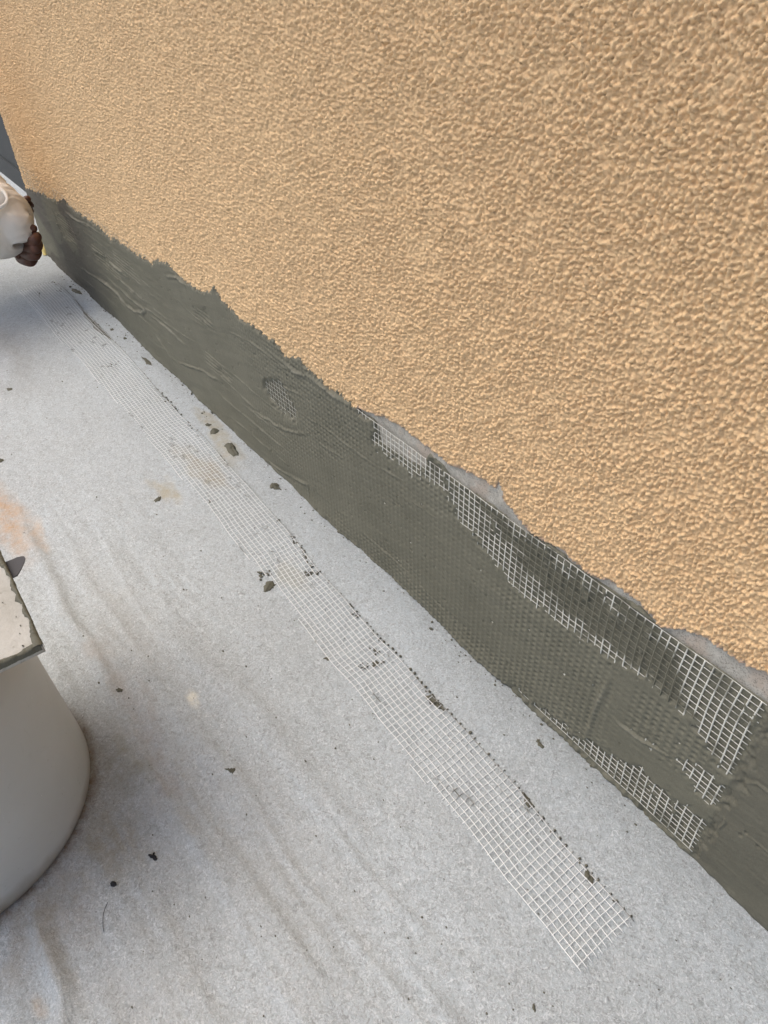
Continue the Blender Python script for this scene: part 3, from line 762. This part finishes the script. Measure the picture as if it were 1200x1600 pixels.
# ------------------------------------------------------------------ loose mortar crumbs and debris on the floor
def px_poly(pts): return [at_floor(*p) for p in pts]
CRUMBS = [
    ('mortar_crumb', [(110, 450), (118, 451), (127, 456), (129, 459), (122, 459), (113, 456)], .007, 'long dark mortar crumb against the foot of the wall near the worker\'s hands'),
    ('mortar_crumb', [(220, 558), (230, 562), (238, 567), (237, 572), (230, 571), (224, 564)], .006, 'small triangular dark mortar flake near the wall, beyond the tan stains'),
    ('mortar_crumb', [(320, 663), (325, 661), (330, 663), (327, 666), (321, 666)], .004, 'tiny oval mortar crumb at the near end of the long tan stain'),
    ('mortar_crumb', [(327, 674), (333, 669), (341, 670), (343, 674), (336, 678), (329, 679)], .006, 'curled dark mortar crumb between the two tan stains near the wall'),
    ('mortar_crumb', [(351, 694), (363, 693), (367, 700), (373, 713), (366, 714), (352, 704)], .010, 'chunky grey mortar lump at the near end of the tan stain'),
    ('mortar_crumb', [(240, 782), (248, 777), (252, 777), (250, 783), (243, 786)], .005, 'dark mortar crumb on the tan stain left of the mesh strip'),
    ('mortar_crumb', [(421, 757), (426, 753), (434, 755), (436, 761), (439, 766), (430, 764), (422, 762)], .009, 'round curled mortar lump on clean fleece between strip and wall'),
    ('mortar_crumb', [(325, 784), (328, 780), (331, 783), (328, 787)], .003, 'tiny dark mortar dot on the left edge of the mesh strip'),
    ('mortar_crumb', [(413, 926), (412, 917), (418, 910), (426, 909), (432, 915), (425, 921), (418, 927)], .006, 'brown-grey mortar blob at the left edge of the mesh strip'),
    ('mortar_crumb', [(404, 900), (409, 896), (411, 902), (407, 905)], .003, 'small dark mortar speck just left of the kink in the strip'),
    ('mortar_crumb', [(504, 1029), (510, 1026), (515, 1028), (513, 1032), (508, 1030)], .003, 'thin dark mortar shaving by the left edge of the strip'),
    ('mortar_crumb', [(666, 1088), (676, 1086), (684, 1098), (698, 1109), (696, 1114), (684, 1107), (670, 1102)], .006, 'large mortar smear on the wall-side edge of the strip, middle of the run'),
    ('mortar_crumb', [(815, 1237), (820, 1240), (829, 1253), (834, 1262), (828, 1263), (820, 1253)], .005, 'elongated mortar smear on the wall-side strip fringe'),
    ('mortar_crumb', [(914, 1360), (918, 1357), (921, 1368), (929, 1372), (926, 1381), (918, 1379), (914, 1370)], .006, 'brown hooked mortar blob on the fringe near the cut end of the strip'),
    ('mortar_crumb', [(838, 1156), (842, 1154), (843, 1161), (850, 1167), (848, 1171), (841, 1167), (838, 1161)], .004, 'grey comma-shaped mortar crumb on bare fleece near the exposed wall mesh'),
    ('mortar_crumb', [(831, 1570), (834, 1569), (837, 1581), (835, 1584), (832, 1578)], .003, 'lone dark sliver on the fleece below the cut end of the strip'),
    ('mortar_crumb', [(181, 1081), (186, 1078), (193, 1080), (192, 1084), (184, 1085)], .004, 'oval brown crumb on the fleece right of the board corner'),
    ('mortar_crumb', [(172, 514), (177, 513), (178, 516), (173, 517)], .004, 'tiny dark crumb near the wall, farther of the close pair'),
    ('mortar_crumb', [(192, 528), (196, 526), (198, 529), (194, 531)], .004, 'tiny dark crumb near the wall, nearer of the close pair'),
    ('mortar_crumb', [(10, 607), (18, 606), (20, 609), (12, 611)], .004, 'small dark crumb at the left edge of the picture beyond the peach stain'),
    ('mortar_crumb', [(-4, 719), (3, 718), (7, 721), (2, 724), (-4, 724)], .006, 'dark crumb just beyond the peach stain at the left edge'),
    ('mortar_smear', [(113, 465), (118, 470), (130, 484), (147, 502), (163, 518), (179, 536), (170, 530), (158, 523), (148, 515), (143, 508), (128, 487)], .003, 'long narrow dark mortar smear along the far part of the strip'),
]
for k, (nm, poly, h, lab) in enumerate(CRUMBS):
    o_ = dome(nm, px_poly(poly), h * .55, m_crumb, seed=20 + k, rough=.5)
    tag(o_, lab, 'mortar smear' if 'smear' in nm else 'mortar crumb', 'mortar crumbs dropped on the fleece')
tw = dome('debris_bit', px_poly([(230, 1336), (234, 1334), (239, 1338), (240, 1332), (242, 1331), (242, 1338), (247, 1340), (245, 1345), (238, 1341), (233, 1340)]), .004, m_black, seed=60, rough=.5)
tag(tw, 'black jagged bit of debris on the fleece right of the bucket', 'debris')
tw = dome('debris_bit', px_poly([(173, 1383), (177, 1379), (182, 1380), (184, 1384), (180, 1388), (175, 1387)]), .005, m_black, seed=61)
tag(tw, 'round black bit of debris on the fleece between bucket and fine dark fibre', 'debris')
tw = dome('dried_leaf_bit', px_poly([(352, 1204), (360, 1207), (370, 1206), (366, 1215), (361, 1211)]), .003, m_crumb, seed=62)
tag(tw, 'thin greenish-grey shred alone on the fleece left of the strip', 'debris')

def tube(name, pts, radii, mat, parent=None, seg=8, caps=True):
    P = np.array(pts, float); n = len(P)
    T = np.gradient(P, axis=0); T /= np.linalg.norm(T, axis=1)[:, None]
    up = np.array([0, 0, 1.0]); vs_ = []
    for i in range(n):
        u = up if abs(T[i] @ up) < .9 else np.array([1., 0, 0])
        S = np.cross(T[i], u); S /= np.linalg.norm(S); B = np.cross(S, T[i])
        r = radii[i] if hasattr(radii, '__len__') else radii
        for k in range(seg):
            a_ = 2 * math.pi * k / seg; vs_.append(tuple(P[i] + S * math.cos(a_) * r + B * math.sin(a_) * r))
    fs = [(i * seg + k, i * seg + (k + 1) % seg, (i + 1) * seg + (k + 1) % seg, (i + 1) * seg + k) for i in range(n - 1) for k in range(seg)]
    if caps: fs += [tuple(range(seg))[::-1], tuple(range((n - 1) * seg, n * seg))]
    me = bpy.data.meshes.new(name); me.from_pydata(vs_, [], fs); me.update()
    return link(name, me, mat, parent)
hp = [(*at_floor(x, y), .0) for x, y in [(170, 1412), (166, 1420), (163, 1429), (162, 1440), (162, 1450), (163.5, 1458)]]
hp = [(x, y, float(floor_z(np.array([x]), np.array([y]))[0]) + .0008) for x, y, _ in hp]
o_ = tube('loose_fibre', hp, .00033, m_black, seg=5)
tag(o_, 'fine dark curved fibre on the fleece near the bucket', 'fibre')

# fine grit strewn over the fleece
rnd = random.Random(8); sp = []
for i in range(260):
    px = rnd.uniform(-20, 1150); py = rnd.uniform(430, 1640)
    x, y = at_floor(px, py)
    if y > .565 or math.hypot(x + .83, y + .235) < .22: continue
    s = rnd.uniform(.0004, .0011) * (1 + .6 * (-x)) * (1.4 if rnd.random() < .1 else 1)
    sp.append((x, y, float(floor_z(np.array([x]), np.array([y]))[0]) + s * .4, s * rnd.uniform(1, 2), s, s * .6))
for i in range(170):
    x = -rnd.uniform(.2, 2.9); y = .574 - abs(rnd.gauss(0, .022)); s = rnd.uniform(.0006, .0014) * (1.8 if rnd.random() < .15 else 1) * (1 + .3 * -x)
    sp.append((x, y, float(floor_z(np.array([x]), np.array([y]))[0]) + s * .4, s * 1.4, s, s * .6))
g = blobs('grit', sp, m_crumb, None)
tag(g, 'fine dark mortar grit strewn over the pale fleece', 'grit')

# ------------------------------------------------------------------ bucket
BX, BY = -.832, -.237
bucket = empty('bucket', (BX, BY, 0))
tag(bucket, 'large off-white plastic bucket at the left edge with a plastered board lying on top', 'bucket')
def lathe(name, prof, mat, parent, seg=96, c=(0, 0)):
    vs_, fs = [], []
    for (r, z) in prof:
        for k in range(seg):
            a_ = 2 * math.pi * k / seg; vs_.append((c[0] + r * math.cos(a_), c[1] + r * math.sin(a_), z))
    n = len(prof)
    for i in range(n - 1):
        for k in range(seg):
            fs.append((i * seg + k, i * seg + (k + 1) % seg, (i + 1) * seg + (k + 1) % seg, (i + 1) * seg + k))
    me = bpy.data.meshes.new(name); me.from_pydata(vs_, [], fs); me.update()
    return link(name, me, mat, parent)
prof = [(.0, .002), (.185, .002), (.196, .003), (.2005, .007), (.2025, .014), (.2025, .03), (.1995, .12), (.196, .25), (.193, .375), (.189, .375), (.192, .25), (.197, .02), (.0, .012)]
lathe('bucket_body', prof, m_bucket, bucket, c=(BX, BY))
lathe('rim', [(.1935, .362), (.199, .364), (.2, .377), (.198, .388), (.192, .390), (.189, .385), (.1935, .362)], m_bucket, bucket, c=(BX, BY))
hpts = [(BX + .205 * math.cos(a_), BY - .05 - .16 * math.sin(a_) * 1.0, .36 - .28 * math.sin(a_)) for a_ in np.linspace(0, math.pi, 17)]
hpts = [(x, min(y, BY - math.sqrt(max(0, .208 ** 2 - (x - BX) ** 2)) if abs(x - BX) < .2 else y), z) for x, y, z in hpts]
tube('handle', hpts, .003, m_steel, bucket)

# plastered board on top
zt = .400
bx1, by1 = -.645, -.021
bx0, by0 = -1.085, -.46
board = empty('mortar_board', ((bx0 + bx1) / 2, (by0 + by1) / 2, .388))
tag(board, 'square cream board with grey mortar crusted along its edges, lying on the bucket', 'board')
nn = 110
xs = np.linspace(bx0, bx1, nn); ys = np.linspace(by0, by1, nn)
X, Y = np.meshgrid(xs, ys)
Z = zt + (fbm(X * 30, Y * 30, 900, 4) - .5) * .003
top_co = np.stack([X, Y, Z], -1).reshape(-1, 3)
qd = grid_quads(nn, nn)
bot = top_co.copy(); bot[:, 2] = zt - .0095
rim_i = np.concatenate([np.arange(nn), np.arange(1, nn) * nn + nn - 1, (nn - 1) * nn + np.arange(nn - 2, -1, -1), np.arange(nn - 2, 0, -1) * nn])
nxt = np.roll(rim_i, -1)
side = np.stack([rim_i, rim_i + nn * nn, nxt + nn * nn, nxt], -1)
me = mesh_np('board_panel', np.concatenate([top_co, bot]), np.concatenate([qd, qd[:, ::-1] + nn * nn, side]))
o_ = link('board_panel', me, m_board, board, smooth=False)
# crust along the visible edges: a strip of uneven width
def crust(p0, p1, inward, wid, seed):
    n = 400; vs_, fs = [], []
    p0 = np.array(p0, float); p1 = np.array(p1, float); inward = np.array(inward, float)
    for i in range(n):
        t = i / (n - 1); c_ = p0 + (p1 - p0) * t
        tt = np.array([t * 34.0]); w = wid * (-.35 + 2.4 * float(fbm(tt, tt * 0 + seed, seed, 4)[0]))
        w = max(.002, w + wid * .9 * max(0, t - .94) / .06)
        hh = .0022 + .003 * float(fbm(tt * 3, tt * 0 + 5, seed + 3, 3)[0])
        out = -.0015 * float(fbm(tt * 4, tt * 0 + 9, seed + 7, 3)[0])
        for (s, z) in ((out, zt - .0045), (out, zt + hh * .5), (w * .25, zt + hh), (w * .7, zt + hh * .9), (w, zt - .0015)):
            q_ = c_ + inward * s; vs_.append((q_[0], q_[1], z))
    for i in range(n - 1):
        for k in range(4):
            a_ = i * 5 + k; fs.append((a_, a_ + 1, a_ + 6, a_ + 5))
    me = bpy.data.meshes.new('mortar_crust'); me.from_pydata(vs_, [], fs); me.update()
    return link('mortar_crust', me, m_crumb, board)
crust((bx0, by1), (bx1, by1), (0, -1), .0065, 31)
crust((bx1, by0), (bx1, by1 - .002), (-1, 0), .0045, 47)
rnd = random.Random(21)
sp = [(bx1 - abs(rnd.gauss(0, .07)) - .01, by1 - abs(rnd.gauss(0, .02)) - .012, zt + .0015, rnd.uniform(.0005, .002), rnd.uniform(.0004, .0011), .0008) for _ in range(9)]
blobs('mortar_specks', sp, m_crumb, board)

# trowel wedged between bucket and board, only its tip shows
tip = [at_floor(x, y, .3925) for x, y in [(27, 899), (33, 889), (38, 878), (39.5, 872), (38, 869.5), (34, 869.5), (27, 871), (20, 874)]]
cxm = sum(p[0] for p in tip) / len(tip)
tail = [(tip[-1][0] - .004, -.10), (tip[0][0] + .004, -.10)]
tpoly = tip + tail
trowel = empty('trowel', (cxm, -.1, .386))
tag(trowel, 'dark rounded trowel tip poking out from under the plastered board on the bucket', 'trowel')
n = len(tpoly)
vs_ = [(x, y, .3930) for x, y in tpoly] + [(x, y, .3912) for x, y in tpoly]
fs = [tuple(range(n)), tuple(range(2 * n - 1, n - 1, -1))] + [(i, i + n, (i + 1) % n + n, (i + 1) % n) for i in range(n)]
me = bpy.data.meshes.new('blade'); me.from_pydata(vs_, [], fs); me.update()
link('blade', me, m_steel, trowel, smooth=False)
tube('tang', [(cxm, -.09, .384), (cxm, -.12, .380), (cxm, -.14, .360)], .004, m_steel, trowel)
tube('handle', [(cxm, -.137, .364), (cxm, -.16, .352), (cxm, -.20, .345), (cxm, -.25, .345)], [.010, .013, .014, .012], m_wood, trowel, seg=12)

# ------------------------------------------------------------------ crouching worker (only forearm and hands reach into view)
person = empty('person', (-3.1, -.2, 0))
tag(person, 'person in a loose cream sleeve crouching at the far wall corner, hands on mortar', 'person')
def skin_obj(name, verts, edges, radii, mat, roots, parent, sub=2):
    me = bpy.data.meshes.new(name); me.from_pydata([tuple(v_) for v_ in verts], edges, [])
    o = link(name, me, mat, parent, smooth=False)
    md = o.modifiers.new('skin', 'SKIN'); md.use_smooth_shade = True
    sv = me.skin_vertices[0].data if me.skin_vertices else None
    if sv is None:
        me.attributes  # pragma: no cover
    for i, r in enumerate(radii):
        sv[i].radius = (r, r) if not isinstance(r, tuple) else r
        sv[i].use_root = i in roots
    s = o.modifiers.new('sub', 'SUBSURF'); s.levels = sub; s.render_levels = sub
    return o
V3 = Vector
wr = at_y(30, 372, .415)            # right wrist inside the cuff
elb = at_y(-75, 322, .27)
V = [V3((-3.05, -.42, .42)), V3((-3.02, -.33, .60)), V3((-2.98, -.22, .78)), V3((-2.95, -.14, .90)), V3((-2.93, -.08, 1.00)),  # 0-4 pelvis..neck
     V3((-2.92, -.03, 1.09)), V3((-2.90, -.01, 1.18)),                                                                         # 5-6 head
     V3((-2.78, -.16, .88)), elb, wr,                                                                                          # 7-9 right arm
     V3((-3.12, -.10, .88)), V3((-3.16, .20, .66)), at_y(28, 318, .485),                                                       # 10-12 left arm
     V3((-2.90, -.40, .40)), V3((-2.74, .00, .36)), V3((-2.78, -.28, .07)), V3((-2.76, -.13, .04)),                            # 13-16 right leg
     V3((-3.18, -.40, .40)), V3((-3.26, .02, .38)), V3((-3.24, -.27, .07)), V3((-3.25, -.12, .04))]                            # 17-20 left leg
Ed = [(0, 1), (1, 2), (2, 3), (3, 4), (4, 5), (5, 6), (3, 7), (7, 8), (8, 9), (3, 10), (10, 11), (11, 12), (0, 13), (13, 14), (14, 15), (15, 16), (0, 17), (17, 18), (18, 19), (19, 20)]
Rd = [.12, .12, .13, .10, .05, .085, .075, .06, .045, .030, .06, .045, .028, .09, .06, .045, .035, .09, .06, .045, .035]
roots = {0}
# right fist: palm and five fingers as chains of their own
def chain(px_pts, r):
    i0 = len(V)
    for k, (px, py, y) in enumerate(px_pts):
        V.append(at_y(px, py, y)); Rd.append(r[k] if hasattr(r, '__len__') else r)
        if k: Ed.append((i0 + k - 1, i0 + k))
    roots.add(i0)
chain([(22, 380, .405), (34, 390, .415), (44, 396, .425)], [.036, .042, .036])
chain([(30, 402, .405), (47, 410, .413), (53, 405, .43), (48, 399, .438)], [.020, .019, .017, .014])
chain([(36, 396, .415), (54, 400, .422), (59, 394, .438), (53, 388, .446)], [.021, .0195, .0175, .014])
chain([(36, 388, .42), (55, 389, .428), (60.5, 382, .444), (54, 377, .452)], [.021, .0195, .0175, .014])
chain([(36, 380, .425), (54, 377, .432), (59, 370, .448), (53, 366, .456)], [.020, .018, .016, .013])
chain([(34, 372, .42), (46, 362, .435), (53, 358, .448), (54, 351, .456)], [.018, .015, .013, .011])
# left hand steadying the corner behind the sleeve
chain([(30, 316, .49), (38, 324, .503)], [.030, .030])
chain([(36, 314, .50), (43, 309, .515), (48, 312, .525)], [.013, .012, .009])
chain([(38, 318, .503), (46, 317, .518), (50, 322, .53)], [.013, .012, .009])
chain([(38, 323, .503), (46, 326, .518), (50, 331, .528)], [.013, .012, .009])
chain([(36, 328, .503), (43, 334, .515), (47, 341, .523)], [.013, .0115, .009])
chain([(33, 322, .50), (40, 331, .508), (42, 340, .512)], [.012, .011, .009])
skin_obj('body', V, Ed, Rd, m_skin, roots, person)
# loose sleeve: a gathered tube ending in a puffed cuff
def cloth_tube(name, pts, radii, mat, parent, seed=0, seg=48, sub=8, amp=.07):
    P = np.array(pts, float); n = len(P)
    t = np.linspace(0, n - 1, (n - 1) * sub + 1)
    PP = np.stack([np.interp(t, np.arange(n), P[:, k]) for k in range(3)], -1)
    for _ in range(6): PP[1:-1] = (PP[:-2] + 2 * PP[1:-1] + PP[2:]) / 4
    rr = np.interp(t, np.arange(n), radii)
    for _ in range(3): rr[1:-1] = (rr[:-2] + 2 * rr[1:-1] + rr[2:]) / 4
    T = np.gradient(PP, axis=0); T /= np.linalg.norm(T, axis=1)[:, None]
    vs_ = []
    for i in range(len(PP)):
        S = np.cross(T[i], [0, 0, 1.]); S /= np.linalg.norm(S); B = np.cross(S, T[i])
        for k in range(seg):
            a_ = 2 * math.pi * k / seg
            f = fbm(np.array([math.cos(a_) * 1.4 + 5 + t[i] * .5]), np.array([math.sin(a_) * 1.4 + 5 - t[i] * .25]), seed, 3)[0] - .5
            g = abs(fbm(np.array([t[i] * 1.1 + math.cos(a_) * .7 + 9]), np.array([math.sin(a_) * .9 + 3.]), seed + 5, 2)[0] - .5)
            cz = math.sin(t[i] * 7.5 + 2.2 * math.sin(a_ + seed) + 6 * f)
            r = rr[i] * (1 + amp * 2.2 * f - amp * .9 * max(0, .12 - g) * 4 + amp * .55 * (abs(cz) ** .6 - .6))
            vs_.append(tuple(PP[i] + (S * math.cos(a_) + B * math.sin(a_)) * r))
    m = len(PP)
    fs = [(i * seg + k, i * seg + (k + 1) % seg, (i + 1) * seg + (k + 1) % seg, (i + 1) * seg + k) for i in range(m - 1) for k in range(seg)]
    me = bpy.data.meshes.new(name); me.from_pydata(vs_, [], fs); me.update()
    return link(name, me, mat, parent)
sa0, sb0 = at_y(-75, 322, .27), at_y(33, 357, .417)
SP = [V3((-2.80, -.15, .88)), V3((-2.56, .06, .67)), sa0] + [sa0.lerp(sb0, k) for k in (.3, .6, .8, .92, 1.0)] + [at_y(38, 366, .425)]
SRD = [.10, .10, .108, .120, .124, .112, .088, .052, .012]
cloth_tube('sleeve', SP, SRD, m_cloth, person, seed=40, amp=.10)
# a turned-over hem lying on the sleeve: each point is pushed onto the sleeve's axis-distance
def on_sleeve(px, py):
    d_ = Vector(ray(px, py)).normalized(); o0 = Vector((0, 0, 1)); best = None
    for i in range(400):
        p = o0 + d_ * (1.6 + i * .004)
        for a_, b_, ra, rb in zip(SP[:-1], SP[1:], SRD[:-1], SRD[1:]):
            ab = b_ - a_; t_ = max(0, min(1, (p - a_).dot(ab) / ab.length_squared))
            if (p - a_ - ab * t_).length < (ra + (rb - ra) * t_) * .99: return p
    return None
fold = [on_sleeve(x, y) for x, y in [(-22, 290), (-12, 290), (-4, 292), (3, 296), (9, 303), (12, 311), (10, 318), (3, 323), (-10, 326)]]
fold = [p for p in fold if p is not None]
if len(fold) > 2: tube('sleeve_fold', fold, .0055, m_cloth, person, seg=10)
cloth_tube('shirt', [(-3.06, -.40, .48), (-3.02, -.33, .60), (-2.98, -.22, .78), (-2.95, -.13, .92), (-2.94, -.09, .99)], [.16, .17, .18, .14, .07], m_cloth, person, seed=60)
cloth_tube('sleeve', [(-3.08, -.12, .89), (-3.15, .05, .78), (-3.16, .20, .66), at_y(0, 308, .42), at_y(14, 313, .46)], [.09, .08, .07, .055, .04], m_cloth, person, seed=70)
cloth_tube('trousers', [(-3.0, -.43, .42), (-2.88, -.30, .40), (-2.74, .0, .365), (-2.77, -.20, .15), (-2.78, -.27, .09)], [.13, .12, .085, .07, .06], m_cloth2, person, seed=80)
cloth_tube('trousers', [(-3.1, -.43, .42), (-3.2, -.30, .40), (-3.26, .02, .385), (-3.24, -.2, .15), (-3.24, -.26, .09)], [.13, .12, .085, .07, .06], m_cloth2, person, seed=90)
